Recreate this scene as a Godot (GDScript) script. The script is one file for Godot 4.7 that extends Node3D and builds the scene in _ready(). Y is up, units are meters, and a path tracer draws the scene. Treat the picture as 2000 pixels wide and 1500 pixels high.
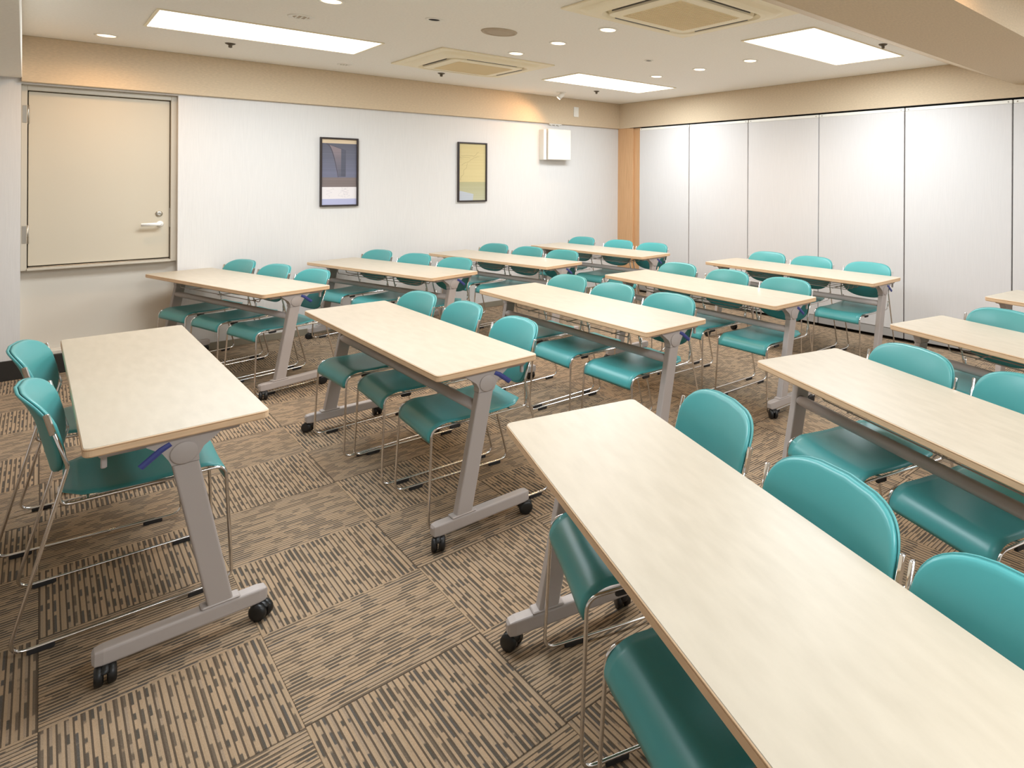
extends Node3D
# Seminar room: fanned rows of folding tables and teal sled chairs on striped carpet tiles.
# World: camera stands at x = 0, z = 0; -z runs to the wall with the hatch door, +x to the folding partition.

const H := 2.527        # ceiling
const HB := 2.187       # underside of the beams
const BZ := -6.876      # face of the beam over the hatch wall
const WZ := -6.916      # face of the hatch wall
const WX := 5.544       # face of the beam over the partition
const XL := -2.4        # wall in front of the class
const ZB := 1.6         # wall behind the camera
const TT := 0.71        # table top height
const AC_AT := [Vector3(2.735, H, -5.47), Vector3(2.70, H, -2.76)]

var M := {}
var taken := {}
var rng := RandomNumberGenerator.new()


func _ready() -> void:
	rng.seed = 20240611
	# ---- camera
	var f := 1240.986
	var cam := Camera3D.new()
	cam.name = "camera"
	add_child(cam)
	cam.projection = Camera3D.PROJECTION_FRUSTUM
	cam.near = 0.05
	cam.far = 60.0
	cam.size = 0.05 * 1500.0 / f
	cam.frustum_offset = Vector2((1000.0 - 1392.49) / f, (351.14 - 750.0) / f) * 0.05
	var yaw := 0.82528
	var roll := 0.0057458
	var fwd := Vector3(sin(yaw), 0, -cos(yaw))
	var rt := Vector3(cos(yaw), 0, sin(yaw))
	var r2 := rt * cos(roll) + Vector3.UP * sin(roll)
	var u2 := -rt * sin(roll) + Vector3.UP * cos(roll)
	cam.transform = Transform3D(Basis(r2, u2, -fwd), Vector3(0, 1.4946, 0))
	cam.current = true
	# ---- environment and exposure
	var we := WorldEnvironment.new()
	we.name = "world_environment"
	var env := Environment.new()
	env.background_mode = Environment.BG_COLOR
	env.background_color = Color(0.02, 0.02, 0.02)
	env.ambient_light_source = Environment.AMBIENT_SOURCE_DISABLED
	env.tonemap_mode = Environment.TONE_MAPPER_LINEAR
	env.tonemap_exposure = 2.03
	env.sdfgi_enabled = true
	env.ssao_enabled = true
	env.ssil_enabled = true
	we.environment = env
	add_child(we)
	# ---- the ceiling's large panel lights
	PANEL_ENERGY = 2.3
	SPOT_ENERGY = 0.30
	make_materials()
	build_lamps()
	build_structure()
	build_tables_and_chairs()
	build_wall_things()
	build_ceiling_things()


var PANEL_ENERGY := 2.0
var SPOT_ENERGY := 0.8

# ------------------------------------------------------------------ materials

func mat(called: String, c: Color, rough: float, metal := 0.0) -> StandardMaterial3D:
	var m := StandardMaterial3D.new()
	m.albedo_color = c
	m.roughness = rough
	m.metallic = metal
	m.resource_name = called
	M[called] = m
	return m


func s8(r: float, g: float, b: float) -> Color:
	return Color(r / 255.0, g / 255.0, b / 255.0)


func noise_tex(seed_: int, freq: float, lo: Color, hi: Color, w := 256, h := 256, stretch := Vector2(1, 1)) -> ImageTexture:
	var n := FastNoiseLite.new()
	n.seed = seed_
	n.frequency = freq
	n.noise_type = FastNoiseLite.TYPE_SIMPLEX_SMOOTH
	n.fractal_octaves = 4
	var data := PackedByteArray()
	data.resize(w * h * 3)
	var k := 0
	for y in h:
		for x in w:
			# blended over the edges so that it repeats without a seam
			var fx := float(x) / w
			var fy := float(y) / h
			var ax := x * stretch.x
			var ay := y * stretch.y
			var bx := (x - w) * stretch.x
			var by := (y - h) * stretch.y
			var v := (n.get_noise_2d(ax, ay) * (1 - fx) + n.get_noise_2d(bx, ay) * fx) * (1 - fy) + (n.get_noise_2d(ax, by) * (1 - fx) + n.get_noise_2d(bx, by) * fx) * fy
			var c := lo.lerp(hi, clampf(v * 0.9 + 0.5, 0, 1))
			data[k] = int(c.r * 255)
			data[k + 1] = int(c.g * 255)
			data[k + 2] = int(c.b * 255)
			k += 3
	return ImageTexture.create_from_image(Image.create_from_data(w, h, false, Image.FORMAT_RGB8, data))


func carpet_tex(seed_: int) -> ImageTexture:
	# fine pile lines along the tile; patches of grey-brown dashes that neighbouring lines share
	var r := RandomNumberGenerator.new()
	r.seed = seed_
	var nz := FastNoiseLite.new()
	nz.seed = seed_
	nz.frequency = 1.0
	nz.fractal_octaves = 1
	var n := 768
	var stripes := 31
	var base := s8(164, 140, 112)
	var line := s8(84, 70, 55)
	var darks := [s8(78, 71, 61), s8(88, 78, 66), s8(84, 78, 71), s8(102, 88, 72)]
	var warm := [s8(160, 136, 108), s8(168, 142, 113), s8(156, 135, 110), s8(150, 130, 108)]
	var shade := []
	var off := []
	for q in stripes:
		shade.append([darks[r.randi_range(0, 3)], warm[r.randi_range(0, 3)]])
		off.append(r.randf_range(-0.22, 0.22))
	var data := PackedByteArray()
	data.resize(n * n * 3)
	var k := 0
	for y in n:
		var on := []
		for q in stripes:
			var v: float = nz.get_noise_2d(q * 0.30, y * 0.006) + 0.5 * nz.get_noise_2d(q * 3.7 + 50.0, y * 0.010) + off[q]
			on.append(v)
		for x in n:
			var p := float(x) * stripes / n
			var q := int(p)
			var ph := p - q
			var c := base
			var j := r.randf() * 0.14 - 0.07
			if ph < 0.26:
				c = line
			elif ph < 0.62:
				c = shade[q][0] if on[q] + j * 1.2 > 0.02 else shade[q][1]
			data[k] = clampi(int((c.r + j) * 255), 0, 255)
			data[k + 1] = clampi(int((c.g + j) * 255), 0, 255)
			data[k + 2] = clampi(int((c.b + j) * 255), 0, 255)
			k += 3
	return ImageTexture.create_from_image(Image.create_from_data(n, n, false, Image.FORMAT_RGB8, data))


func triplanar(m: StandardMaterial3D, tex: Texture2D, sc: Vector3, world := false) -> void:
	m.albedo_texture = tex
	m.uv1_triplanar = true
	m.uv1_world_triplanar = world
	m.uv1_scale = sc


func make_materials() -> void:
	# wallpaper with a fine upright weave
	var weave := noise_tex(11, 0.045, Color(0.972, 0.972, 0.972), Color(1, 1, 1), 256, 256, Vector2(4.0, 0.35))
	triplanar(mat("wallpaper", s8(222, 219, 215), 0.85), weave, Vector3(2.2, 0.9, 2.2), true)
	triplanar(mat("partition", s8(217, 213, 210), 0.6), weave, Vector3(2.6, 0.8, 2.6), true)
	var cloth := noise_tex(12, 0.06, Color(0.93, 0.93, 0.93), Color(1, 1, 1), 256, 256, Vector2(1.0, 3.0))
	triplanar(mat("beam_paper", s8(219, 198, 168), 0.9), cloth, Vector3(2.0, 2.0, 2.0), true)
	triplanar(mat("ceiling_paint", s8(251, 246, 237), 0.9), noise_tex(13, 0.12, Color(0.97, 0.97, 0.97), Color(1, 1, 1)), Vector3(1.5, 1.5, 1.5), true)
	mat("white_paint", s8(245, 243, 240), 0.7)
	mat("baseboard_black", s8(38, 35, 31), 0.5)
	mat("baseboard_grey", s8(138, 130, 112), 0.6)
	mat("slab", s8(120, 102, 80), 0.95)
	for i in 4:
		var cm := mat("carpet_%d" % i, Color(1, 1, 1), 0.97)
		cm.albedo_texture = carpet_tex(100 + i)
		cm.heightmap_enabled = false
	# wood
	var maple := noise_tex(21, 0.02, s8(181, 170, 151), s8(191, 180, 161), 256, 512, Vector2(3.0, 0.5))
	triplanar(mat("laminate", Color(1, 1, 1), 0.38), maple, Vector3(1.6, 1.6, 1.0))
	triplanar(mat("edge_band", s8(238, 203, 164), 0.5), noise_tex(22, 0.03, Color(0.93, 0.93, 0.93), Color(1, 1, 1), 256, 256, Vector2(1.0, 4.0)), Vector3(1.0, 2.0, 1.0))
	mat("edge_line", s8(190, 146, 102), 0.6)
	var oak := noise_tex(23, 0.03, s8(200, 152, 106), s8(224, 180, 134), 256, 512, Vector2(3.5, 0.2))
	triplanar(mat("oak", Color(1, 1, 1), 0.45), oak, Vector3(3.0, 0.7, 3.0))
	# metal and plastic
	mat("grey_paint", s8(178, 169, 164), 0.45)
	mat("chrome", s8(225, 222, 220), 0.13, 1.0)
	mat("black_plastic", s8(24, 24, 24), 0.4)
	mat("black_rubber", s8(40, 38, 38), 0.75)
	mat("lever_blue", s8(62, 72, 138), 0.4)
	mat("teal", s8(74, 154, 154), 0.36)
	mat("teal_shell", s8(74, 150, 149), 0.45)
	mat("door_paint", s8(204, 194, 174), 0.55)
	mat("door_frame_paint", s8(196, 188, 172), 0.5)
	mat("recess_panel", s8(214, 206, 192), 0.6)
	mat("dark_gap", s8(30, 26, 22), 0.9)
	mat("white_plastic", s8(240, 236, 226), 0.4)
	mat("handle_white", s8(245, 242, 236), 0.3)
	mat("steel", s8(190, 184, 174), 0.3, 1.0)
	mat("frame_black", s8(44, 34, 32), 0.4)
	mat("duct_grey", s8(112, 106, 98), 0.6)
	mat("bronze", s8(92, 80, 62), 0.5)
	mat("ac_cream", s8(248, 236, 206), 0.5)
	mat("ac_grille", s8(236, 216, 174), 0.6)
	mat("speaker_grey", s8(188, 172, 150), 0.7)
	mat("rail_grey", s8(168, 164, 160), 0.5)
	var lamp := mat("lamp_diffuser", Color(1, 1, 1), 0.6)
	lamp.emission_enabled = true
	lamp.emission = Color(1, 0.99, 0.98)
	lamp.emission_energy_multiplier = 1.3
	var bulb := mat("lamp_bulb", Color(1, 1, 1), 0.6)
	bulb.emission_enabled = true
	bulb.emission = Color(1, 0.88, 0.72)
	bulb.emission_energy_multiplier = 1.8
	M.print_blue = print_blue()
	M.print_gold = print_gold()


func print_mat(img: Image) -> StandardMaterial3D:
	var m := StandardMaterial3D.new()
	m.albedo_texture = ImageTexture.create_from_image(img)
	m.roughness = 0.6
	return m


func stroke(img: Image, pts: Array, c: Color, w: int) -> void:
	for i in pts.size() - 1:
		var a: Vector2 = pts[i]
		var b: Vector2 = pts[i + 1]
		var n := int(a.distance_to(b)) + 1
		for k in n + 1:
			var p := a.lerp(b, float(k) / n)
			img.fill_rect(Rect2i(int(p.x), int(p.y), w, w), c)


func print_blue() -> StandardMaterial3D:
	# an abstract print: slate field with a pale bent shape, white band, lavender foot
	var w := 200
	var h := 400
	var img := Image.create(w, h, false, Image.FORMAT_RGB8)
	var r := RandomNumberGenerator.new()
	r.seed = 5
	for y in h:
		var c := s8(212, 190, 158)
		if y > 25:
			c = s8(92, 92, 104).lerp(s8(112, 114, 134), clampf((y - 25) / 190.0, 0, 1))
		if y > 232:
			c = s8(122, 110, 108)
		if y > 290:
			c = s8(226, 220, 220)
		if y > 362:
			c = s8(176, 178, 208)
		var j := r.randf_range(-0.025, 0.025)
		for x in w:
			var cc := c
			if y > 28 and y < 228 and x > 20:
				var left := 30 + 66 * sqrt(clampf((y - 28) / 200.0, 0, 1))
				if x > left and x < 134 and y > 30 + (x - 30) * 0.35:
					cc = s8(136, 122, 126).lerp(s8(98, 98, 112), clampf((y - 60) / 150.0, 0, 1)) if x < 110 else s8(84, 86, 100)
			if y > 290:
				j *= 0.6
			img.set_pixel(x, y, Color(clampf(cc.r + j, 0, 1), clampf(cc.g + j, 0, 1), clampf(cc.b + j, 0, 1)))
	var arc := []
	for k in 20:
		var t := k / 19.0
		arc.append(Vector2(26 + 66 * sqrt(t), 28 + 200 * t))
	stroke(img, arc, s8(74, 66, 72), 3)
	stroke(img, [Vector2(30, 30), Vector2(134, 66), Vector2(134, 226), Vector2(92, 226)], s8(78, 76, 88), 2)
	for k in 5:
		var pts := []
		var x0 := r.randf_range(30, 160)
		for q in 7:
			pts.append(Vector2(clampf(x0 + r.randf_range(-24, 24), 2, 195), 294 + q * 10))
		stroke(img, pts, s8(190, 184, 190), 1)
	return print_mat(img)


func print_gold() -> StandardMaterial3D:
	var w := 200
	var h := 420
	var img := Image.create(w, h, false, Image.FORMAT_RGB8)
	var r := RandomNumberGenerator.new()
	r.seed = 8
	for y in h:
		var j := r.randf_range(-0.02, 0.02)
		for x in w:
			var c := s8(200, 184, 132).lerp(s8(208, 192, 142), float(y) / h)
			if y > 282:
				c = s8(172, 167, 128).lerp(s8(184, 182, 152), (y - 282) / 138.0)
				if x < 110 - (y - 352) * 0.1 and y > 345 + x * 0.25:
					c = s8(180, 185, 192)
			img.set_pixel(x, y, Color(c.r + j, c.g + j, c.b + j))
	for k in 4:
		var pts := []
		var p := Vector2(r.randf_range(40, 150), r.randf_range(40, 200))
		var a := r.randf_range(0, TAU)
		for q in 30:
			pts.append(p)
			p += Vector2(cos(a), sin(a)) * 5.0
			a += r.randf_range(-0.45, 0.45)
			p = p.clamp(Vector2(6, 6), Vector2(190, 270))
		stroke(img, pts, s8(168, 152, 110), 2)
	return print_mat(img)

# ------------------------------------------------------------------ mesh helpers

func begin(smooth := false) -> SurfaceTool:
	var st := SurfaceTool.new()
	st.begin(Mesh.PRIMITIVE_TRIANGLES)
	st.set_smooth_group(0 if smooth else -1)
	return st


func tri(st: SurfaceTool, a: Vector3, b: Vector3, c: Vector3) -> void:
	# a, b, c counter-clockwise from outside; Godot wants them clockwise
	st.add_vertex(a)
	st.add_vertex(c)
	st.add_vertex(b)


func quad(st: SurfaceTool, a: Vector3, b: Vector3, c: Vector3, d: Vector3) -> void:
	tri(st, a, b, c)
	tri(st, a, c, d)


func loft(st: SurfaceTool, rings: Array, cap0 := true, cap1 := true) -> void:
	var n: int = rings[0].size()
	for k in rings.size() - 1:
		for i in n:
			var j := (i + 1) % n
			quad(st, rings[k][i], rings[k][j], rings[k + 1][j], rings[k + 1][i])
	if cap0:
		for i in range(1, n - 1):
			tri(st, rings[0][0], rings[0][i + 1], rings[0][i])
	if cap1:
		var e: Array = rings[-1]
		for i in range(1, n - 1):
			tri(st, e[0], e[i], e[i + 1])


func cbox(st: SurfaceTool, c: Vector3, s: Vector3, ch := 0.0, t := Transform3D.IDENTITY) -> void:
	# box with chamfered edges, the rings run upwards
	var h := s * 0.5
	ch = minf(ch, minf(h.x, minf(h.y, h.z)) * 0.9)
	var rings := []
	var levels := [[ch, -h.y], [0.0, -h.y + ch], [0.0, h.y - ch], [ch, h.y]] if ch > 0.0 else [[0.0, -h.y], [0.0, h.y]]
	for l in levels:
		var x: float = h.x - l[0]
		var z: float = h.z - l[0]
		var y: float = l[1]
		var ring := []
		if ch > 0.0:
			for p in [Vector2(x, z - ch), Vector2(x, -z + ch), Vector2(x - ch, -z), Vector2(-x + ch, -z), Vector2(-x, -z + ch), Vector2(-x, z - ch), Vector2(-x + ch, z), Vector2(x - ch, z)]:
				ring.append(t * (c + Vector3(p.x, y, p.y)))
		else:
			for p in [Vector2(x, z), Vector2(x, -z), Vector2(-x, -z), Vector2(-x, z)]:
				ring.append(t * (c + Vector3(p.x, y, p.y)))
		rings.append(ring)
	loft(st, rings)


func box_ab(st: SurfaceTool, a: Vector3, b: Vector3, ch := 0.0) -> void:
	cbox(st, (a + b) * 0.5, (b - a).abs(), ch)


func prism(st: SurfaceTool, poly: PackedVector2Array, to3: Callable, d0: float, d1: float) -> void:
	# poly in a plane, pushed from depth d0 to d1; to3(p, d) places a point
	var tris := Geometry2D.triangulate_polygon(poly)
	var n := poly.size()
	var ctr := Vector3.ZERO
	for p in poly:
		ctr += to3.call(p, (d0 + d1) * 0.5) / n
	for face in [d0, d1]:
		var nrm: Vector3 = to3.call(Vector2.ZERO, face) - to3.call(Vector2.ZERO, d0 + d1 - face)
		for i in range(0, tris.size(), 3):
			face_out(st, to3.call(poly[tris[i]], face), to3.call(poly[tris[i + 1]], face), to3.call(poly[tris[i + 2]], face), nrm)
	# the turn of the outline gives the outward side
	var area := 0.0
	for i in n:
		area += poly[i].cross(poly[(i + 1) % n])
	for i in n:
		var p := poly[i]
		var q := poly[(i + 1) % n]
		var e := q - p
		var o2 := Vector2(e.y, -e.x) * signf(area)
		var out: Vector3 = to3.call(o2, d0) - to3.call(Vector2.ZERO, d0)
		var a: Vector3 = to3.call(p, d0)
		var b: Vector3 = to3.call(q, d0)
		var c: Vector3 = to3.call(q, d1)
		var d: Vector3 = to3.call(p, d1)
		face_out(st, a, b, c, out)
		face_out(st, a, c, d, out)


func face_out(st: SurfaceTool, a: Vector3, b: Vector3, c: Vector3, out: Vector3) -> void:
	if (b - a).cross(c - a).dot(out) >= 0.0:
		tri(st, a, b, c)
	else:
		tri(st, a, c, b)


func fillet(pts: Array, radius: float, steps := 6) -> Array:
	var out := [pts[0]]
	for i in range(1, pts.size() - 1):
		var p: Vector3 = pts[i]
		var a: Vector3 = pts[i - 1] - p
		var b: Vector3 = pts[i + 1] - p
		var half := a.angle_to(b) * 0.5
		var d := minf(radius / maxf(tan(half), 0.05), minf(a.length(), b.length()) * 0.48)
		var s := p + a.normalized() * d
		var e := p + b.normalized() * d
		for k in steps + 1:
			var t := float(k) / steps
			out.append(s.lerp(p, t).lerp(p.lerp(e, t), t))
	out.append(pts[-1])
	return out


func tube(st: SurfaceTool, path: Array, r: float, sides := 8, squash := Vector2(1, 1)) -> void:
	var rings := []
	var up := Vector3.UP
	for i in path.size():
		var t: Vector3 = (path[mini(i + 1, path.size() - 1)] - path[maxi(i - 1, 0)]).normalized()
		if i == 0:
			up = Vector3.UP if absf(t.y) < 0.9 else Vector3.RIGHT
		var sx := up.cross(t)
		if sx.length() < 1e-4:
			sx = Vector3.RIGHT.cross(t)
		sx = sx.normalized()
		up = t.cross(sx).normalized()
		var ring := []
		for k in sides:
			var a := TAU * k / sides
			ring.append(path[i] + sx * (cos(a) * r * squash.x) + up * (sin(a) * r * squash.y))
		rings.append(ring)
	loft(st, rings)


func lathe(st: SurfaceTool, prof: Array, at := Vector3.ZERO, sides := 24, t := Transform3D.IDENTITY) -> void:
	# prof: (radius, y) pairs from the bottom to the top, about the upright axis
	var rings := []
	for p in prof:
		var ring := []
		for k in sides:
			var a := -TAU * k / sides
			ring.append(t * (at + Vector3(cos(a) * p.x, p.y, sin(a) * p.x)))
		rings.append(ring)
	loft(st, rings)


func rounded(hx: float, hz: float, r: float, y: float, seg := 5) -> Array:
	# rounded rectangle, counter-clockwise about +y
	var out := []
	for q in [[1, 1, 0], [1, -1, 1], [-1, -1, 2], [-1, 1, 3]]:
		for k in seg + 1:
			var a: float = PI / 2 * (q[2] + float(k) / seg)
			# starts at +z on the +x side and walks towards -z
			var d := Vector2(sin(a), cos(a))
			out.append(Vector3(q[0] * (hx - r) + d.x * r, y, q[1] * (hz - r) + d.y * r))
	return out


func done(st: SurfaceTool) -> ArrayMesh:
	st.generate_normals()
	return st.commit()


func part(called: String, st: SurfaceTool, m: Material, parent: Node) -> MeshInstance3D:
	return part_mesh(called, done(st), m, parent)


func part_mesh(called: String, mesh: Mesh, m: Material, parent: Node) -> MeshInstance3D:
	var o := MeshInstance3D.new()
	o.name = called
	o.mesh = mesh
	o.material_override = m
	parent.add_child(o, true)
	return o


func numbered(called: String) -> String:
	var n: int = taken.get(called, 0)
	taken[called] = n + 1
	return called if n == 0 else "%s_%03d" % [called, n]


func tag(o: Node, label: String, category: String, group := "", kind := "") -> void:
	o.set_meta("label", label)
	o.set_meta("category", category)
	if group:
		o.set_meta("group", group)
	if kind:
		o.set_meta("kind", kind)


func thing(called: String, label: String, category: String, at := Vector3.ZERO, turn := 0.0, group := "", kind := "") -> Node3D:
	var o := Node3D.new()
	o.name = numbered(called)
	o.position = at
	o.rotation.y = turn
	tag(o, label, category, group, kind)
	add_child(o)
	return o


func copy(o: Node3D, label: String, at: Vector3, turn: float) -> Node3D:
	var c: Node3D = o.duplicate()
	c.name = numbered(String(o.name))
	c.position = at
	c.rotation.y = turn
	c.set_meta("label", label)
	add_child(c)
	return c


func solid(called: String, st: SurfaceTool, m: Material, label: String, category: String) -> MeshInstance3D:
	var o := part(called, st, m, self)
	tag(o, label, category, "", "structure")
	return o

# ------------------------------------------------------------------ lamps

func build_lamps() -> void:
	var spots := [
		[Vector3(1.205, H, -5.47), "long white ceiling light panel near the hatch door"],
		[Vector3(4.30, H, -5.47), "long white ceiling light panel near the wooden corner pillar"],
		[Vector3(4.25, H, -2.72), "long white ceiling light panel beside the sloping beam"],
		[Vector3(1.205, H, -2.72), "long white ceiling light panel over the front middle tables"],
		[Vector3(1.205, H, 0.15), "long white ceiling light panel behind the sloping beam, away from the partition"],
		[Vector3(4.25, H, 0.15), "long white ceiling light panel behind the sloping beam, near the partition"]]
	for s in spots:
		var t := thing("ceiling_light_panel", s[1], "ceiling light", s[0], 0.0, "ceiling light panels")
		var st := begin()
		for q in [[Vector3(0, -0.004, 0.318), Vector3(1.32, 0.008, 0.012)], [Vector3(0, -0.004, -0.318), Vector3(1.32, 0.008, 0.012)], [Vector3(0.652, -0.004, 0), Vector3(0.016, 0.008, 0.624)], [Vector3(-0.652, -0.004, 0), Vector3(0.016, 0.008, 0.624)]]:
			cbox(st, q[0], q[1], 0.002)
		part("frame", st, M.ac_cream, t)
		st = begin()
		cbox(st, Vector3(0, -0.003, 0), Vector3(1.288, 0.004, 0.624))
		part("light_diffuser", st, M.lamp_diffuser, t)
		var l := AreaLight3D.new()
		l.name = "panel_light"
		l.area_size = Vector2(1.28, 0.6)
		l.light_energy = PANEL_ENERGY
		l.light_color = Color(0.925, 0.965, 1.0)
		l.area_range = 14.0
		l.area_attenuation = 2.0
		l.shadow_enabled = true
		t.add_child(l)
		l.position = Vector3(0, -0.012, 0)
		l.rotation.x = -PI / 2


func downlight(x: float, z: float, label: String, e: float, y := H) -> void:
	var t := thing("ceiling_downlight", label, "downlight", Vector3(x, y, z), 0.0, "round ceiling downlights")
	var st := begin(true)
	lathe(st, [Vector2(0.052, -0.001), Vector2(0.056, -0.006), Vector2(0.066, -0.006), Vector2(0.068, 0.0)])
	part("trim_ring", st, M.white_plastic, t)
	st = begin(true)
	lathe(st, [Vector2(0.0, -0.009), Vector2(0.03, -0.009), Vector2(0.05, -0.005), Vector2(0.05, 0.0)])
	part("light_bulb", st, M.lamp_bulb, t)
	var l := SpotLight3D.new()
	l.name = "bulb_light"
	l.light_energy = e
	l.light_color = Color(1.0, 0.80, 0.58)
	l.light_size = 0.045
	l.spot_range = 12.0
	l.spot_angle = 82.0
	l.spot_angle_attenuation = 1.0
	l.spot_attenuation = 2.0
	l.shadow_enabled = true
	t.add_child(l)
	l.position = Vector3(0, -0.02, 0)
	l.rotation.x = -PI / 2

# ------------------------------------------------------------------ the room

func build_structure() -> void:
	# floor: slab with one mesh per carpet tile, quarter-turned in a chequer
	var st := begin()
	box_ab(st, Vector3(XL - 0.2, -0.12, WZ - 0.3), Vector3(6.1, -0.006, ZB + 0.2))
	var fl := solid("floor", st, M.slab, "carpeted floor of quarter-turned striped beige and brown tiles", "floor")
	var tm := tile_mesh(0.4995)
	var org := Vector3(0.0295, -0.0058, -2.4853)
	var ang := 0.0119
	var ex := Vector3(cos(ang), 0, sin(ang))
	var ez := Vector3(-sin(ang), 0, cos(ang))
	for i in range(-5, 12):
		for j in range(-9, 9):
			var c := org + ex * (0.5 * (i + 0.5)) + ez * (0.5 * (j + 0.5))
			if c.x < XL - 0.2 or c.x > WX + 0.22 or c.z < WZ - 0.22 or c.z > ZB + 0.2:
				continue
			var o := part_mesh("carpet_tile", tm, M["carpet_%d" % rng.randi_range(0, 3)], fl)
			o.position = c
			o.rotation.y = -ang + (0.0 if (i + j) % 2 == 0 else PI / 2) + (PI if rng.randf() < 0.5 else 0.0)
	# ceiling
	st = begin()
	# cut round the two air conditioners
	var z0c := WZ - 0.3
	for a in AC_AT:
		box_ab(st, Vector3(XL - 0.2, H, z0c), Vector3(6.1, H + 0.15, a.z - 0.355))
		box_ab(st, Vector3(XL - 0.2, H, a.z - 0.355), Vector3(a.x - 0.355, H + 0.15, a.z + 0.355))
		box_ab(st, Vector3(a.x + 0.355, H, a.z - 0.355), Vector3(6.1, H + 0.15, a.z + 0.355))
		z0c = a.z + 0.355
	box_ab(st, Vector3(XL - 0.2, H, z0c), Vector3(6.1, H + 0.15, ZB + 0.2))
	solid("ceiling", st, M.ceiling_paint, "off-white painted ceiling with lights and air conditioners", "ceiling")
	# hatch wall, with the opening of the hatch
	st = begin()
	box_ab(st, Vector3(XL - 0.2, 0, WZ - 0.25), Vector3(-0.02, H, WZ), 0.0)
	box_ab(st, Vector3(0.872, 0, WZ - 0.25), Vector3(6.1, H, WZ), 0.0)
	box_ab(st, Vector3(-0.02, HB - 0.012, WZ - 0.25), Vector3(0.872, H, WZ), 0.0)
	solid("wall_back", st, M.wallpaper, "white papered wall with two framed pictures and the hatch", "wall")
	st = begin()
	box_ab(st, Vector3(-0.02, 0.165, WZ - 0.25), Vector3(0.872, 0.79, WZ - 0.10))
	box_ab(st, Vector3(-0.02, 0.145, WZ - 0.25), Vector3(0.872, 0.175, WZ - 0.0), 0.004)
	solid("trim_1", st, M.recess_panel, "beige panel and ledge in the recess under the hatch door", "wall panel")
	# beam over the hatch wall
	st = begin()
	box_ab(st, Vector3(-0.02, HB, WZ - 0.01), Vector3(6.1, H, BZ), 0.003)
	solid("trim_2", st, M.beam_paper, "beige papered beam running along the top of the picture wall", "beam")
	# header over the partition
	st = begin()
	box_ab(st, Vector3(WX, HB, BZ - 0.2), Vector3(WX + 0.45, H, ZB + 0.2), 0.003)
	solid("trim_3", st, M.beam_paper, "beige papered beam above the folding partition", "beam")
	# lowered ceiling in front of the class
	st = begin()
	box_ab(st, Vector3(XL - 0.2, 2.215, WZ - 0.2), Vector3(-0.016, H, ZB + 0.2), 0.003)
	solid("trim_4", st, M.ceiling_paint, "lowered off-white ceiling strip beside the hatch door", "beam")
	# beam with a sloping side
	st = begin()
	var prof := PackedVector2Array([Vector2(-2.277, H + 0.02), Vector2(-2.277, H), Vector2(-1.72, 2.295), Vector2(-1.125, 2.295), Vector2(-1.125, H + 0.02)])
	prism(st, prof, func(p: Vector2, d: float): return Vector3(d, p.y, p.x), -0.016, WX + 0.2)
	solid("trim_5", st, M.beam_paper, "beige papered beam with a sloping side crossing the ceiling", "beam")
	# remaining walls
	st = begin()
	box_ab(st, Vector3(XL - 0.2, 0, WZ - 0.2), Vector3(XL, H, ZB + 0.2))
	solid("wall_left", st, M.white_paint, "plain white painted wall in front of the class", "wall")
	st = begin()
	box_ab(st, Vector3(XL - 0.2, 0, ZB), Vector3(6.1, H, ZB + 0.2))
	solid("wall_front", st, M.white_paint, "plain white painted wall opposite the picture wall", "wall")
	# baseboards
	st = begin()
	box_ab(st, Vector3(XL, 0, WZ - 0.05), Vector3(0.9, 0.145, WZ + 0.012), 0.002)
	solid("baseboard_back", st, M.baseboard_black, "tall black baseboard under the hatch door", "baseboard")
	st = begin()
	box_ab(st, Vector3(0.9, 0, WZ - 0.05), Vector3(5.56, 0.062, WZ + 0.010), 0.002)
	solid("baseboard_right", st, M.baseboard_grey, "low grey baseboard under the two framed pictures", "baseboard")
	# wooden corner pillar
	var p := thing("trim_6", "light oak corner pillar between picture wall and partition", "pillar", Vector3(5.556, 0, -6.75), 0.0, "", "structure")
	st = begin()
	box_ab(st, Vector3(0.0, 0, -0.20), Vector3(0.35, HB + 0.01, 0.150), 0.002)
	part("pillar_board", st, M.oak, p)
	st = begin()
	box_ab(st, Vector3(0.028, 0, 0.150), Vector3(0.30, HB + 0.01, 0.262), 0.002)
	part("pillar_board", st, M.oak, p)
	# folding partition
	var w := thing("wall_right", "white folding partition of tall panels with thin dark joints", "partition", Vector3(5.545, 0, -6.4553), 0.0, "", "structure")
	st = begin()
	box_ab(st, Vector3(0.06, 0.0, -0.05), Vector3(0.10, HB + 0.005, ZB + 6.65))
	part("joint_backing", st, M.dark_gap, w)
	var seams := [-6.4553, -5.5234, -4.5846, -3.6408, -2.699, -1.7475]
	while seams[-1] < ZB:
		seams.append(seams[-1] + 0.9425)
	for k in seams.size() - 1:
		var z0: float = seams[k] + 6.4553 + 0.006
		var z1: float = minf(seams[k + 1], ZB + 0.1) + 6.4553 - 0.006
		st = begin()
		box_ab(st, Vector3(0.0, 0.105, z0), Vector3(0.055, 2.142, z1), 0.003)
		var pn := part("partition_panel", st, M.partition, w)
		st = begin()
		box_ab(st, Vector3(0.004, 2.143, z0), Vector3(0.055, 2.172, z1), 0.002)
		part("top_strip", st, M.white_plastic, pn)
		st = begin()
		box_ab(st, Vector3(0.004, 0.026, z0), Vector3(0.055, 0.104, z1), 0.002)
		part("bottom_strip", st, M.rail_grey, pn)
		for zz in [z0 + 0.03, z1 - 0.03]:
			st = begin(true)
			lathe(st, [Vector2(0.006, 0.0), Vector2(0.006, 0.004), Vector2(0.004, 0.005)], Vector3.ZERO, 8, Transform3D(Basis(Vector3(0, 0, 1), PI / 2), Vector3(0.004, 2.157, zz)))
			part("screw", st, M.steel, pn)
	st = begin()
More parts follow.
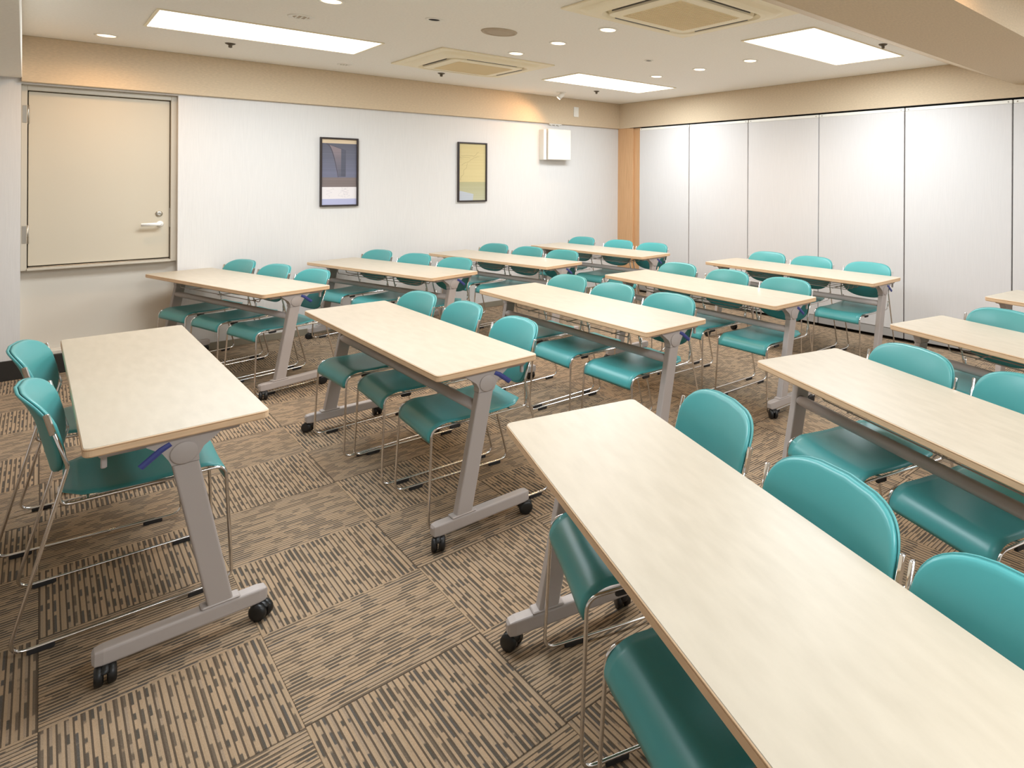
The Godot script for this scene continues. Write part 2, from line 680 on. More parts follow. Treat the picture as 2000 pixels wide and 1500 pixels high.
	box_ab(st, Vector3(0.0, HB - 0.001, -0.2), Vector3(0.1, HB + 0.002, ZB + 6.65))
	part("ceiling_track", st, M.dark_gap, w)


func tile_mesh(s: float) -> ArrayMesh:
	# bevelled carpet tile with texture coordinates on its upper face; its stripes run along z
	var st := begin()
	var h := s * 0.5
	var b := 0.0012
	var y1 := 0.0058
	var y0 := 0.0
	var top := [Vector3(h - b, y1, h - b), Vector3(h - b, y1, -h + b), Vector3(-h + b, y1, -h + b), Vector3(-h + b, y1, h - b)]
	var mid := [Vector3(h, y1 - b, h), Vector3(h, y1 - b, -h), Vector3(-h, y1 - b, -h), Vector3(-h, y1 - b, h)]
	var low := [Vector3(h, y0, h), Vector3(h, y0, -h), Vector3(-h, y0, -h), Vector3(-h, y0, h)]
	var rings := [low, mid, top]
	for k in 2:
		for i in 4:
			var j := (i + 1) % 4
			for v in [rings[k][i], rings[k + 1][j], rings[k][j], rings[k][i], rings[k + 1][i], rings[k + 1][j]]:
				st.set_uv(Vector2(v.x / s + 0.5, v.z / s + 0.5))
				st.add_vertex(v)
	for v in [top[0], top[2], top[1], top[0], top[3], top[2]]:
		st.set_uv(Vector2(v.x / s + 0.5, v.z / s + 0.5))
		st.add_vertex(v)
	return done(st)

# ------------------------------------------------------------------ table

func make_table(label: String) -> Node3D:
	# x towards the seats, z along the table
	var t := thing("folding_table", label, "table", Vector3.ZERO, 0.0, "folding tables on casters")
	# laminated top and its wooden edge
	var st := begin()
	loft(st, [rounded(0.2235, 0.8985, 0.0185, TT - 0.0012), rounded(0.2228, 0.8978, 0.018, TT)], true, true)
	part("tabletop", st, M.laminate, t)
	st = begin()
	loft(st, [rounded(0.2215, 0.8965, 0.0185, TT - 0.028), rounded(0.225, 0.9, 0.02, TT - 0.024), rounded(0.225, 0.9, 0.02, TT - 0.0075)], true, true)
	loft(st, [rounded(0.225, 0.9, 0.02, TT - 0.0055), rounded(0.225, 0.9, 0.02, TT - 0.0028), rounded(0.2236, 0.8986, 0.019, TT - 0.0012)], true, true)
	var eb := part("edge_band", st, M.edge_band, t)
	st = begin()
	loft(st, [rounded(0.2238, 0.8988, 0.02, TT - 0.0075), rounded(0.2238, 0.8988, 0.02, TT - 0.0055)], false, false)
	part("edge_groove", st, M.edge_line, eb)
	for s in [-1, 1]:
		var zc: float = s * 0.858
		# foot
		st = begin()
		var fx := Transform3D(Basis(Vector3(0, 0, 1), -PI / 2), Vector3(-0.012, 0.080, zc))
		var rings := []
		for q in [[-0.215, 0.012], [-0.209, 0.004], [-0.19, 0.0], [0.19, 0.0], [0.209, 0.004], [0.215, 0.012]]:
			var ring := []
			for v in rounded(0.025 - q[1], 0.0235 - q[1], maxf(0.008 - q[1], 0.002), q[0], 3):
				ring.append(fx * v)
			rings.append(ring)
		loft(st, rings)
		var ft := part("foot", st, M.grey_paint, t)
		st = begin()
		box_ab(st, Vector3(-0.150, 0.104, zc - 0.0235), Vector3(-0.048, 0.112, zc + 0.0235), 0.003)
		part("leg_socket", st, M.grey_paint, ft)
		# leaning column
		st = begin()
		var to3 := func(p: Vector2, d: float): return Vector3(p.x, p.y, d)
		rings = []
		for q in [[-0.099, 0.105], [-0.0075, 0.592]]:
			var ring := []
			for v in rounded(0.033, 0.021, 0.006, 0.0, 3):
				ring.append(Vector3(q[0] + v.x, q[1], zc + v.z))
			rings.append(ring)
		loft(st, rings)
		part("leg", st, M.grey_paint, t)
		# flared head that carries the top
		st = begin()
		prism(st, PackedVector2Array([Vector2(-0.041, 0.594), Vector2(-0.040, 0.612), Vector2(-0.052, 0.635), Vector2(-0.098, 0.672), Vector2(-0.104, 0.680), Vector2(0.094, 0.680), Vector2(0.086, 0.668), Vector2(0.050, 0.640), Vector2(0.034, 0.612), Vector2(0.027, 0.594)]), to3, zc - 0.023, zc + 0.023)
		var hd := part("leg_head", st, M.grey_paint, t)
		st = begin(true)
		lathe(st, [Vector2(0.035, 0.0), Vector2(0.035, 0.0035), Vector2(0.0325, 0.005), Vector2(0.001, 0.005)], Vector3.ZERO, 20, Transform3D(Basis(Vector3(1, 0, 0), PI / 2 * s), Vector3(-0.003, 0.628, zc + s * 0.0225)))
		part("pivot_cap", st, M.grey_paint, hd)
		# arm under the top
		st = begin()
		cbox(st, Vector3(0.02, 0.672, zc - s * 0.012), Vector3(0.34, 0.020, 0.034), 0.004)
		part("support_arm", st, M.grey_paint, t)
		st = begin()
		cbox(st, Vector3(0.178, 0.652, zc - s * 0.012), Vector3(0.014, 0.05, 0.014), 0.003)
		part("bag_hook", st, M.grey_paint, t)
		# folding lever
		st = begin()
		tube(st, fillet([Vector3(0.030, 0.664, zc + s * 0.020), Vector3(0.052, 0.652, zc + s * 0.022), Vector3(0.100, 0.612, zc + s * 0.022)], 0.02, 3), 0.008, 8, Vector2(0.75, 1.25))
		part("lever", st, M.lever_blue, t)
		# casters
		for x in [-0.197, 0.173]:
			caster(t, Vector3(x, 0.0, zc), rng.randf_range(0, TAU))
	# stretcher tube
	st = begin(true)
	tube(st, [Vector3(-0.030, 0.525, -0.845), Vector3(-0.030, 0.525, 0.845)], 0.022, 14)
	part("stretcher", st, M.grey_paint, t)
	# wire shelf under the top
	st = begin(true)
	for k in 4:
		var x := -0.10 + k * 0.075
		tube(st, fillet([Vector3(x, 0.682, -0.62), Vector3(x, 0.612, -0.60), Vector3(x, 0.612, 0.60), Vector3(x, 0.682, 0.62)], 0.02, 3), 0.0032, 6)
	for z in [-0.45, 0.0, 0.45]:
		tube(st, [Vector3(-0.10, 0.606, z), Vector3(0.125, 0.606, z)], 0.0032, 6)
	part("wire_shelf", st, M.grey_paint, t)
	return t


func caster(t: Node3D, at: Vector3, turn: float) -> void:
	var xf := Transform3D(Basis(Vector3.UP, turn), at)
	var st := begin(true)
	for s in [-1, 1]:
		lathe(st, [Vector2(0.001, -0.011), Vector2(0.020, -0.011), Vector2(0.0275, -0.008), Vector2(0.029, 0.0), Vector2(0.0275, 0.008), Vector2(0.020, 0.011), Vector2(0.001, 0.011)], Vector3.ZERO, 18, xf * Transform3D(Basis(Vector3(1, 0, 0), PI / 2), Vector3(0.018, 0.029, s * 0.0145)))
	var w := part("caster", st, M.black_plastic, t)
	st = begin(true)
	lathe(st, [Vector2(0.012, 0.030), Vector2(0.016, 0.036), Vector2(0.016, 0.052), Vector2(0.012, 0.057)], Vector3.ZERO, 12, xf)
	part("caster_stem", st, M.black_plastic, w)
	st = begin(true)
	var hood := []
	for k in 7:
		var a := PI * 0.15 + PI * 0.75 * k / 6.0
		hood.append(xf * Vector3(0.018 + cos(a) * 0.0265, 0.029 + sin(a) * 0.0265, 0))
	tube(st, hood, 0.005, 6, Vector2(2.2, 1.0))
	part("caster_hood", st, M.black_plastic, w)

# ------------------------------------------------------------------ chair

func back_x(y: float) -> float:
	return -0.150 - (y - 0.573) * 0.215 - 1.8 * pow(maxf(0.0, y - 0.67), 2.0)


func make_chair(label: String) -> Node3D:
	# x forward, y up
	var t := thing("sled_chair", label, "chair", Vector3.ZERO, 0.0, "teal sled-base chairs")
	for s in [-1, 1]:
		var zf: float = s * 0.228
		var zs: float = s * 0.212
		var st := begin(true)
		var up := fillet([Vector3(-0.196, 0.742, s * 0.236), Vector3(-0.147, 0.560, s * 0.230), Vector3(-0.278, 0.0165, zf), Vector3(0.280, 0.0165, zf), Vector3(0.262, 0.432, zs), Vector3(-0.168, 0.434, zs), Vector3(-0.165, 0.500, s * 0.216)], 0.038, 6)
		tube(st, up, 0.0055, 8)
		var fr := part("side_frame", st, M.chrome, t)
		st = begin()
		var pl := Transform3D(Basis(Vector3(0, 0, 1), 0.23), Vector3(-0.189, 0.708, s * 0.2365))
		cbox(st, Vector3.ZERO, Vector3(0.016, 0.072, 0.009), 0.003, pl)
		part("back_clamp", st, M.chrome, fr)
		for x in [-0.205, 0.185]:
			st = begin()
			cbox(st, Vector3(x, 0.009, zf), Vector3(0.062, 0.018, 0.014), 0.003)
			part("glide", st, M.black_rubber, t)
		st = begin()
		cbox(st, Vector3(0.165, 0.424, zs), Vector3(0.045, 0.016, 0.015), 0.003)
		part("stacking_bumper", st, M.black_rubber, t)
	for x in [-0.10, 0.16]:
		var st := begin(true)
		tube(st, fillet([Vector3(x, 0.433, -0.212), Vector3(x, 0.424, -0.17), Vector3(x, 0.424, 0.17), Vector3(x, 0.433, 0.212)], 0.02, 3), 0.005, 6)
		part("seat_crossbar", st, M.chrome, t)
	part("seat", seat_shape(), M.teal, t)
	var back := part("backrest", back_shape(1.0, 0.0, -0.010), M.teal_shell, t)
	part("back_pad", back_shape(0.988, 0.0022, 0.011), M.teal, back)
	return t


func seat_shape() -> SurfaceTool:
	var st := begin(true)
	# profile of the upper face from the rear to the rolled front edge
	var prof := []
	for k in 9:
		var u := k / 8.0
		var x := -0.158 + u * 0.355
		prof.append(Vector3(x, 0.450 + 0.010 * (1 - u) * (1 - u) - 0.006 * sin(PI * u), 0))
	var c := Vector3(0.197, 0.382, 0)
	for k in range(1, 9):
		var a := PI / 2 - (PI / 2 + 0.12) * k / 8.0
		prof.append(c + Vector3(cos(a) * 0.078, sin(a) * 0.068, 0))
	var nz := 12
	var rows := []
	var lows := []
	for i in prof.size():
		var p: Vector3 = prof[i]
		var q0: Vector3 = prof[maxi(i - 1, 0)]
		var q1: Vector3 = prof[mini(i + 1, prof.size() - 1)]
		var tn := (q1 - q0).normalized()
		var nr := Vector3(-tn.y, tn.x, 0)
		var hw := 0.206
		var d := (p.x + 0.158) / 0.085
		if i < 9 and d < 1.0:
			hw = 0.206 - 0.060 * (1.0 - sqrt(maxf(0.0, 1.0 - (1.0 - d) * (1.0 - d))))
		var row := []
		var low := []
		for k in nz + 1:
			var v := -1.0 + 2.0 * k / nz
			var dish := 0.007 * (1 - v * v) if i < 9 else 0.004 * (1 - v * v)
			var edge := 0.004 * maxf(0.0, (absf(v) - 0.8) / 0.2)
			row.append(p + nr * (-dish - edge) + Vector3(0, 0, v * hw))
			low.append(p + nr * (-dish - 0.012 + edge) + Vector3(0, 0, v * hw * 0.992))
		rows.append(row)
		lows.append(low)
	for i in rows.size() - 1:
		for k in nz:
			quad(st, rows[i][k], rows[i][k + 1], rows[i + 1][k + 1], rows[i + 1][k])
			quad(st, lows[i][k], lows[i + 1][k], lows[i + 1][k + 1], lows[i][k + 1])
		quad(st, rows[i][0], rows[i + 1][0], lows[i + 1][0], lows[i][0])
		quad(st, rows[i][nz], lows[i][nz], lows[i + 1][nz], rows[i + 1][nz])
	var e := rows.size() - 1
	for k in nz:
		quad(st, rows[0][k + 1], rows[0][k], lows[0][k], lows[0][k + 1])
		quad(st, rows[e][k], rows[e][k + 1], lows[e][k + 1], lows[e][k])
	return st


func back_shape(scale_: float, off: float, thick: float) -> SurfaceTool:
	# a dished shield: off is where it starts from the dished middle face, thick its bulge (forward if positive)
	var st := begin(true)
	var n := 44
	var cy := 0.65
	var face := []
	var flat := []
	var rr := [0.0, 0.3, 0.6, 0.8, 0.92, 0.968, 0.985, 0.995, 1.0]
	for r: float in rr:
		var ring_a := []
		var ring_b := []
		var prof := 1.0
		if r > 0.968:
			prof = sqrt(maxf(0.0, 1.0 - pow((r - 0.968) / 0.032, 2.0)))
		for k in n:
			var a := TAU * k / n
			var ca := cos(a)
			var sa := sin(a)
			var e := 2.0 / 4.4 if sa >= 0 else 2.0 / 2.5
			var hy := 0.143 if sa >= 0 else 0.145
			var z := 0.230 * signf(ca) * pow(absf(ca), e) * scale_ * r
			var y := cy + hy * signf(sa) * pow(absf(sa), e) * scale_ * r
			if sa >= 0:
				y -= 0.008 * pow(absf(z) / 0.22, 2.0) * r
			var v := z / 0.230
			var x := back_x(y) - 0.040 * (1 - v * v) - 0.004
			ring_a.append(Vector3(x + off + thick * prof, y, z))
			ring_b.append(Vector3(x + off, y, z))
		face.append(ring_a)
		flat.append(ring_b)
	var fw := thick > 0
	for i in rr.size() - 1:
		for k in n:
			var j := (k + 1) % n
			for layer in 2:
				var src := face if layer == 0 else flat
				var a: Vector3 = src[i][k]
				var b: Vector3 = src[i][j]
				var c: Vector3 = src[i + 1][j]
				var d: Vector3 = src[i + 1][k]
				var out := Vector3(1, 0, 0) if fw == (layer == 0) else Vector3(-1, 0, 0)
				face_out(st, a, c, d, out)
				if i > 0:
					face_out(st, a, b, c, out)
	return st

# ------------------------------------------------------------------ furniture in its places

func build_tables_and_chairs() -> void:
	# corner nearest the picture wall on the side away from the seats: x, z, turn in degrees; then how the table is told apart;
	# then its chairs: place along the table, distance of the chair's middle from that edge, own turn in degrees
	var rows := [
		["A", 0.119, -4.354, 0.11, "table facing all the other rows, with only two chairs", []],
		["B", 1.119, -4.307, 0.23, "table on casters, first of the middle row", [[0.364, 0.304, 2.0], [0.861, 0.344, -3.0], [1.429, 0.335, -4.5]]],
		["C", 2.175, -4.253, 0.38, "table on casters, second of the middle row", [[0.364, 0.292, 1.0], [0.884, 0.292, -1.0], [1.438, 0.292, 0.0]]],
		["D", 3.230, -4.194, 1.91, "table on casters, third of the middle row", [[0.358, 0.292, 1.0], [0.925, 0.292, -1.0], [1.497, 0.292, 0.5]]],
		["E", 4.420, -4.183, 1.01, "table on casters, last of the middle row", [[0.371, 0.292, 0.0], [0.893, 0.292, 1.0], [1.462, 0.292, -1.0]]],
		["F", 0.657, -6.827, -13.55, "table beside the hatch door", [[0.386, 0.299, 1.0], [0.94, 0.292, -1.0], [1.475, 0.292, -2.0]]],
		["G", 1.771, -6.758, -12.77, "table below the slate blue picture", [[0.309, 0.292, 0.0], [0.884, 0.292, 1.0], [1.44, 0.292, -1.0]]],
		["H", 2.866, -6.698, -9.17, "table below the yellow picture", [[0.433, 0.292, 1.0], [0.967, 0.292, 0.0], [1.470, 0.292, -1.0]]],
		["I", 4.051, -6.670, -5.69, "table in the corner by the oak pillar", [[0.342, 0.292, 0.0], [0.967, 0.298, 1.0], [1.492, 0.292, 0.0]]],
		["J", 1.048, -1.868, 15.26, "table on casters, first of the row under the sloping beam", [[0.363, 0.352, -6.0], [0.954, 0.3, -2.0], [1.458, 0.292, 0.0]]],
		["K", 2.158, -1.733, 18.02, "table on casters, second of the row under the sloping beam", [[0.416, 0.292, 0.0], [0.922, 0.35, 0.0]]],
		["L", 3.212, -1.650, 14.65, "table on casters, third of the row under the sloping beam", [[0.368, 0.292, 0.0]]],
		["M", 4.436, -1.577, 9.17, "table on casters, last of the row under the sloping beam", []]]
	var where := ["teal chair nearest the picture wall, ", "middle teal chair, ", "teal chair farthest from the picture wall, "]
	var which := {"B": "first table of the middle row", "C": "second table of the middle row", "D": "third table of the middle row", "E": "last table of the middle row", "F": "table beside the hatch door", "G": "table below the slate blue picture", "H": "table below the yellow picture", "I": "table by the oak pillar", "J": "first table under the sloping beam", "K": "second table under the sloping beam", "L": "third table under the sloping beam"}
	var proto: Node3D = null
	var chair: Node3D = null
	for r in rows:
		var a := deg_to_rad(r[3])
		var ex := Vector3(cos(a), 0, sin(a))
		var ez := Vector3(-sin(a), 0, cos(a))
		var o := Vector3(r[1], 0, r[2])
		var label: String = "maple-topped " + r[4]
		var turn: float = -a + (PI if r[0] == "A" else 0.0)
		var at := o + ex * 0.225 + ez * 0.9
		if proto == null:
			proto = make_table(label)
			proto.position = at
			proto.rotation.y = turn
		else:
			copy(proto, label, at, turn)
		var n := 0
		for c in r[5]:
			var p: Vector3 = o + ez * c[0] + ex * c[1]
			var l: String = where[n] + which[r[0]]
			chair = place_chair(chair, l, p, -a + PI + deg_to_rad(c[2]))
			n += 1
	chair = place_chair(chair, "teal chair facing the rows, at the lone table's end away from the hatch", Vector3(0.252, 0, -3.128), deg_to_rad(-1.7))
	place_chair(chair, "teal chair facing the rows, at the lone table's end towards the hatch", Vector3(0.229, 0, -3.878), deg_to_rad(-8.0))


func place_chair(chair: Node3D, label: String, p: Vector3, turn: float) -> Node3D:
	if chair == null:
		chair = make_chair(label)
		chair.position = p
		chair.rotation.y = turn
		return chair
	copy(chair, label, p, turn)
	return chair

# ------------------------------------------------------------------ on the walls

func build_wall_things() -> void:
	# hatch door above the ledge
	var zd := WZ - 0.085
	var d := thing("door_1", "beige steel hatch door set high in the picture wall", "door", Vector3(0.42, 0.79, zd), 0.0, "", "structure")
	var st := begin()
	for q in [[Vector3(-0.44, -0.005, -0.06), Vector3(-0.408, 1.385, 0.03)], [Vector3(0.413, -0.005, -0.06), Vector3(0.452, 1.385, 0.03)], [Vector3(-0.408, 1.345, -0.06), Vector3(0.413, 1.385, 0.03)], [Vector3(-0.408, -0.005, -0.06), Vector3(0.413, 0.012, 0.05)]]:
		box_ab(st, q[0], q[1], 0.002)
	part("door_frame", st, M.door_frame_paint, d)
	st = begin()
	box_ab(st, Vector3(-0.41, 0.0, -0.07), Vector3(0.415, 1.36, -0.05))
	part("door_rebate", st, M.dark_gap, d)
	st = begin()
	box_ab(st, Vector3(-0.403, 0.026, -0.05), Vector3(0.408, 1.340, -0.004), 0.003)
	var leaf := part("door_leaf", st, M.door_paint, d)
	st = begin()
	box_ab(st, Vector3(-0.403, 0.012, -0.05), Vector3(0.408, 0.020, 0.018), 0.002)
	part("sill_strip", st, M.steel, d)
	for y in [0.265, 1.165]:
		st = begin(true)
		tube(st, [Vector3(-0.406, y - 0.07, 0.004), Vector3(-0.406, y + 0.07, 0.004)], 0.009, 10)
		var hg := part("hinge", st, M.steel, leaf)
		st = begin()
		cbox(st, Vector3(-0.422, y, 0.031), Vector3(0.024, 0.13, 0.003), 0.001)
		part("hinge_plate", st, M.steel, hg)
	st = begin(true)
	var turned := Basis(Vector3(1, 0, 0), PI / 2)
	lathe(st, [Vector2(0.024, 0.0), Vector2(0.024, 0.006), Vector2(0.019, 0.010), Vector2(0.001, 0.010)], Vector3.ZERO, 18, Transform3D(turned, Vector3(0.348, 0.31, -0.004)))
	tube(st, fillet([Vector3(0.348, 0.31, 0.0), Vector3(0.348, 0.31, 0.048), Vector3(0.226, 0.308, 0.048)], 0.018, 4), 0.012, 10, Vector2(0.8, 1.2))
	part("lever_handle", st, M.handle_white, leaf)
	st = begin(true)
	lathe(st, [Vector2(0.024, 0.0), Vector2(0.024, 0.005), Vector2(0.018, 0.010), Vector2(0.010, 0.011), Vector2(0.001, 0.009)], Vector3.ZERO, 18, Transform3D(turned, Vector3(0.342, 0.394, -0.004)))
	part("lock_cylinder", st, M.steel, leaf)
	st = begin()
	cbox(st, Vector3(0.411, 0.36, 0.0), Vector3(0.006, 0.16, 0.012), 0.001)
	part("strike_plate", st, M.steel, d)
	# framed pictures
	picture(Vector3(2.088, 1.549, WZ), Vector2(0.338, 0.670), M.print_blue, "black framed print in slate blue, white and lavender")
	picture(Vector3(3.450, 1.566, WZ), Vector2(0.345, 0.672), M.print_gold, "black framed print in pale gold and sage green")
	# white box near the pillar
	var b := thing("wall_box", "white box on a side bracket high beside the yellow picture", "equipment box", Vector3(4.51, 1.92, WZ))
	st = begin()
	box_ab(st, Vector3(-0.195, -0.192, 0.0), Vector3(-0.155, 0.185, 0.105), 0.004)
	part("bracket", st, M.white_plastic, b)
	st = begin()
	box_ab(st, Vector3(-0.140, -0.185, 0.0), Vector3(0.190, 0.190, 0.035))
	part("back_body", st, M.door_frame_paint, b)
	st = begin()
	box_ab(st, Vector3(-0.138, -0.188, 0.035), Vector3(0.192, 0.194, 0.12), 0.006)
	part("front_cover", st, M.white_plastic, b)
	for y in [-0.14, 0.14]:
		st = begin(true)
		tube(st, [Vector3(-0.155, y, 0.07), Vector3(-0.138, y, 0.07)], 0.008, 8)
		part("hinge_pin", st, M.steel, b)
	# small plate on the beam
	var pl := thing("wall_plate", "small white cover plate on the beam above the box", "cover plate", Vector3(4.83, 2.36, BZ))
	st = begin()
	box_ab(st, Vector3(-0.038, -0.064, 0.0), Vector3(0.038, 0.064, 0.009), 0.003)
	part("plate", st, M.white_plastic, pl)
	st = begin()
	box_ab(st, Vector3(-0.020, -0.040, 0.009), Vector3(0.020, 0.040, 0.011), 0.001)
	part("insert", st, M.white_plastic, pl)
	# curtain-track end under the beam
	var tr := thing("track_end", "small pale bracket under the beam above the white box", "bracket", Vector3(4.53, HB, BZ - 0.018))
	st = begin()
	box_ab(st, Vector3(-0.09, -0.012, -0.012), Vector3(0.09, 0.0, 0.012), 0.002)
	part("rail", st, M.white_plastic, tr)
	for x in [-0.06, 0.0, 0.055]:
		st = begin(true)
		lathe(st, [Vector2(0.004, -0.026), Vector2(0.009, -0.022), Vector2(0.009, -0.012)], Vector3(x, 0, 0), 10)
		part("runner", st, M.white_plastic, tr)


func picture(at: Vector3, s: Vector2, m: Material, label: String) -> void:
	var t := thing("framed_picture", label, "picture", at)
	var st := begin()
	var w := 0.016
	var hx := s.x / 2
	var hy := s.y / 2
	var dp := 0.026
	box_ab(st, Vector3(-hx, -hy, 0), Vector3(-hx + w, hy, dp), 0.002)
	box_ab(st, Vector3(hx - w, -hy, 0), Vector3(hx, hy, dp), 0.002)
	box_ab(st, Vector3(-hx + w, hy - w, 0), Vector3(hx - w, hy, dp), 0.002)
	box_ab(st, Vector3(-hx + w, -hy, 0), Vector3(hx - w, -hy + w, dp), 0.002)
	part("picture_frame", st, M.frame_black, t)
	st = begin()
	var a := Vector2(-hx + w * 0.9, -hy + w * 0.9)
	var b := -a
	for v in [[a.x, a.y, 0, 1], [b.x, b.y, 1, 0], [b.x, a.y, 1, 1], [a.x, a.y, 0, 1], [a.x, b.y, 0, 0], [b.x, b.y, 1, 0]]:
		st.set_uv(Vector2(v[2], v[3]))
		st.add_vertex(Vector3(v[0], v[1], 0.012))
	part("print", st, m, t)
	st = begin()
	box_ab(st, Vector3(-hx + 0.004, -hy + 0.004, 0.001), Vector3(hx - 0.004, hy - 0.004, 0.010))
	part("backing", st, M.frame_black, t)

# ------------------------------------------------------------------ on the ceiling

func build_ceiling_things() -> void:
	var e := SPOT_ENERGY
	downlight(0.402, -6.42, "lit round downlight close to the beam over the hatch door", e * 1.3)
	downlight(1.211, -4.16, "lit round downlight over the front of the room", e)
	downlight(2.739, -4.74, "lit round downlight nearest the air conditioner by the picture wall", e)
	downlight(2.744, -4.14, "lit round downlight between the two air conditioners, middle of three", e)
	downlight(2.726, -3.51, "lit round downlight nearest the air conditioner by the sloping beam", e)
	downlight(4.282, -4.73, "round downlight nearest the corner light panel, partition side", e * 0.6)
	downlight(4.270, -4.12, "lit round downlight between the partition side light panels, middle of three", e)
	downlight(4.245, -3.49, "round downlight nearest the light panel by the sloping beam", e * 0.6)
	downlight(2.80, -0.78, "round downlight beyond the sloping beam", e)
	ac("four-way ceiling air conditioner near the picture wall", AC_AT[0])
	ac("four-way ceiling air conditioner next to the sloping beam", AC_AT[1])
	# sprinkler heads
	var lab := ["beside the panel light near the hatch", "under the edge of the picture wall air conditioner", "beside the panel light in the pillar corner", "against the sloping beam"]
	var at := [Vector2(1.074, -6.078), Vector2(2.773, -6.202), Vector2(4.545, -6.064), Vector2(4.40, -2.32)]
	for i in 4:
		var t := thing("sprinkler_head", "small dark sprinkler head " + lab[i], "sprinkler", Vector3(at[i].x, H, at[i].y), 0.0, "ceiling sprinkler heads")
		var st := begin(true)
		lathe(st, [Vector2(0.012, -0.014), Vector2(0.030, -0.006), Vector2(0.034, 0.0)])
		part("escutcheon", st, M.bronze, t)
		st = begin(true)
		lathe(st, [Vector2(0.006, -0.034), Vector2(0.013, -0.030), Vector2(0.012, -0.020), Vector2(0.014, -0.010)], Vector3.ZERO, 12)
		part("nozzle", st, M.bronze, t)
	# ceiling loudspeaker
	var sp := thing("ceiling_speaker", "round grey ceiling loudspeaker between the downlights", "speaker", Vector3(2.26, H, -4.14))
	var st := begin(true)
	lathe(st, [Vector2(0.098, -0.004), Vector2(0.104, -0.010), Vector2(0.116, -0.008), Vector2(0.122, 0.0)], Vector3.ZERO, 32)
	part("rim", st, M.speaker_grey, sp)
	st = begin(true)
	lathe(st, [Vector2(0.001, -0.010), Vector2(0.07, -0.0085), Vector2(0.099, -0.005), Vector2(0.099, 0.0)], Vector3.ZERO, 32)
	part("grille", st, M.speaker_grey, sp)
	# unlit round fixtures
	ring_fixture("round louvred ceiling fitting beside the light panel near the hatch", Vector3(1.201, H, -4.72), 0.075, true)
	ring_fixture("small unlit ceiling spot with a dark centre by the loudspeaker", Vector3(1.802, H, -4.139), 0.055, false)
	ring_fixture("tiny unlit ceiling spot with a brown centre on the partition side", Vector3(3.667, H, -4.152), 0.042, false)
	ring_fixture("flat pale round ceiling disc close to the beam above the pictures", Vector3(1.975, H, -6.404), 0.06, true)
	# swivelling spotlight that washes the yellow picture
	var t := thing("swivel_spotlight", "small white swivelling spotlight near the beam above the white box", "spotlight", Vector3(4.325, H, -6.459))
	st = begin(true)
	lathe(st, [Vector2(0.030, -0.008), Vector2(0.055, -0.006), Vector2(0.058, 0.0)])
	part("base", st, M.white_plastic, t)
	var aim := (Vector3(3.50, 1.45, WZ) - Vector3(4.325, H - 0.05, -6.459)).normalized()
	var side := aim.cross(Vector3.UP).normalized()
	var bs := Basis(side, -aim, side.cross(-aim))
	st = begin(true)
	lathe(st, [Vector2(0.026, -0.045), Vector2(0.028, -0.045), Vector2(0.028, 0.030), Vector2(0.018, 0.042)], Vector3.ZERO, 18, Transform3D(bs, Vector3(0, -0.040, 0)))
	part("lamp_head", st, M.white_plastic, t)
	st = begin(true)
	lathe(st, [Vector2(0.001, -0.050), Vector2(0.024, -0.048), Vector2(0.025, -0.046)], Vector3.ZERO, 18, Transform3D(bs, Vector3(0, -0.040, 0)))
	part("light_bulb", st, M.lamp_bulb, t)
	var l := SpotLight3D.new()
	l.name = "bulb_light"
	l.light_energy = SPOT_ENERGY * 0.6
	l.light_color = Color(1.0, 0.78, 0.56)
	l.light_size = 0.02
	l.spot_range = 8.0
	l.spot_angle = 66.0
	l.spot_angle_attenuation = 0.8
	l.spot_attenuation = 2.0
	l.shadow_enabled = true
	t.add_child(l)
	l.transform = Transform3D(Basis(side, side.cross(aim) * -1.0, -aim).orthonormalized(), Vector3(0, -0.040, 0) + aim * 0.06)


func ring_fixture(label: String, at: Vector3, r: float, louvred: bool) -> void:
	var t := thing("ceiling_fitting", label, "ceiling fitting", at, 0.0, "unlit round ceiling fittings")
	var st := begin(true)
	lathe(st, [Vector2(r * 0.62, -0.001), Vector2(r * 0.70, -0.006), Vector2(r * 0.95, -0.005), Vector2(r, 0.0)])
	part("rim", st, M.white_plastic, t)
	st = begin(true)
	lathe(st, [Vector2(0.001, -0.002), Vector2(r * 0.62, -0.002), Vector2(r * 0.64, 0.0)])
	part("centre", st, M.speaker_grey if louvred else M.dark_gap, t)
	if louvred:
		st = begin()
		for k in 3:
			cbox(st, Vector3((k - 1) * r * 0.36, -0.004, 0), Vector3(r * 0.10, 0.006, r * 1.0), 0.0)
		part("louvre", st, M.white_plastic, t)


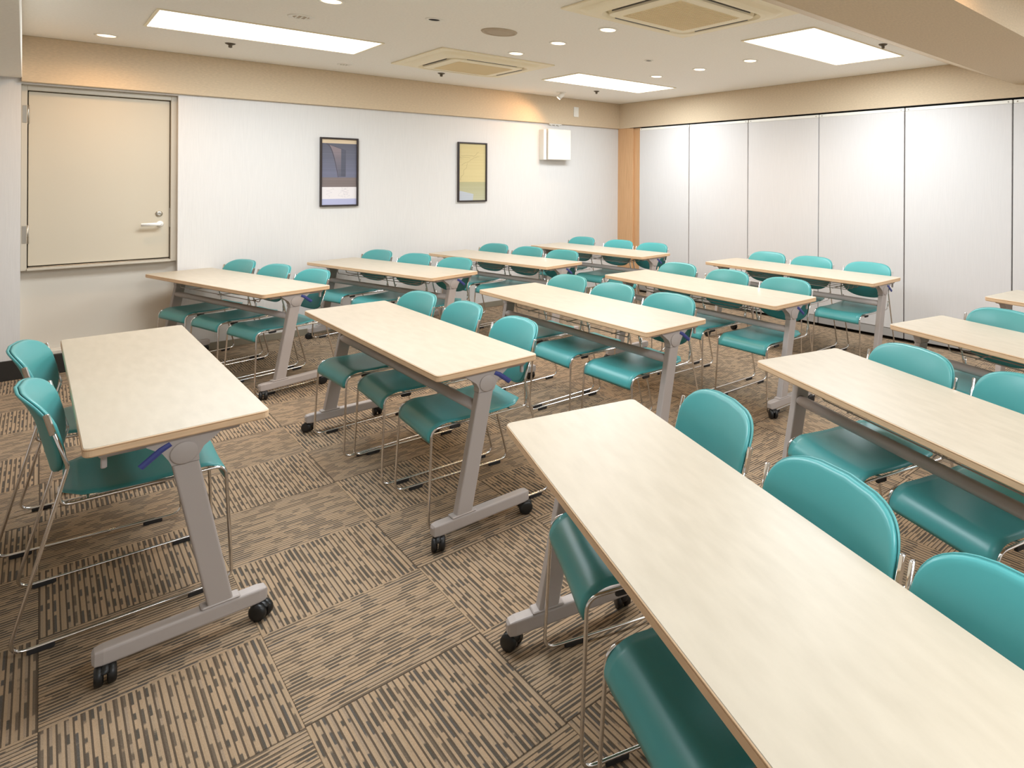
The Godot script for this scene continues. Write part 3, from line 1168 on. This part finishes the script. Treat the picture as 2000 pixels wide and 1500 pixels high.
func ac(label: String, at: Vector3) -> void:
	var t := thing("air_conditioner", label, "air conditioner", at, 0.0, "ceiling air conditioners")
	var st := begin()
	for k in 4:
		var tb := Transform3D(Basis(Vector3.UP, PI / 2 * k), Vector3.ZERO)
		cbox(st, Vector3(0.075, -0.006, 0.435), Vector3(0.88, 0.012, 0.16), 0.003, tb)
	part("cover_plate", st, M.ac_cream, t)
	# body with softened corners, lower face with the outlet slot running round it
	var flip := func(ring: Array) -> Array:
		var o := ring.duplicate()
		o.reverse()
		return o
	st = begin()
	loft(st, [flip.call(rounded(0.455, 0.455, 0.06, -0.012, 6)), flip.call(rounded(0.43, 0.43, 0.08, -0.030, 6)), flip.call(rounded(0.395, 0.395, 0.11, -0.040, 6)), flip.call(rounded(0.372, 0.372, 0.11, -0.040, 6)), flip.call(rounded(0.356, 0.356, 0.10, -0.020, 6)), flip.call(rounded(0.352, 0.352, 0.10, 0.03, 6))], false, false)
	part("outer_panel", st, M.ac_cream, t)
	# air duct above the ceiling, open downwards
	st = begin()
	for k in 4:
		var td := Transform3D(Basis(Vector3.UP, PI / 2 * k), Vector3.ZERO)
		cbox(st, Vector3(0.0, 0.19, 0.362), Vector3(0.74, 0.30, 0.012), 0.0, td)
	box_ab(st, Vector3(-0.37, 0.34, -0.37), Vector3(0.37, 0.352, 0.37))
	part("duct_housing", st, M.duct_grey, t)
	st = begin()
	loft(st, [flip.call(rounded(0.328, 0.328, 0.06, 0.10, 6)), flip.call(rounded(0.330, 0.330, 0.06, -0.020, 6)), flip.call(rounded(0.325, 0.325, 0.06, -0.042, 6)), flip.call(rounded(0.310, 0.310, 0.05, -0.046, 6))], true, true)
	part("centre_panel", st, M.ac_cream, t)
	for k in 4:
		st = begin()
		var xf := Transform3D(Basis(Vector3.UP, PI / 2 * k) * Basis(Vector3(0, 0, 1), 0.5), Basis(Vector3.UP, PI / 2 * k) * Vector3(0.346, -0.030, 0))
		cbox(st, Vector3.ZERO, Vector3(0.004, 0.022, 0.46), 0.001, xf)
		part("louvre", st, M.duct_grey, t)
	st = begin()
	cbox(st, Vector3(0, -0.0462, 0), Vector3(0.50, 0.004, 0.50), 0.001)
	var g := part("grille", st, M.ac_grille, t)
	for k in 24:
		st = begin()
		cbox(st, Vector3(0, -0.0495, -0.23 + k * 0.02), Vector3(0.49, 0.004, 0.009), 0.001)
		part("grille_slat", st, M.ac_grille, g)
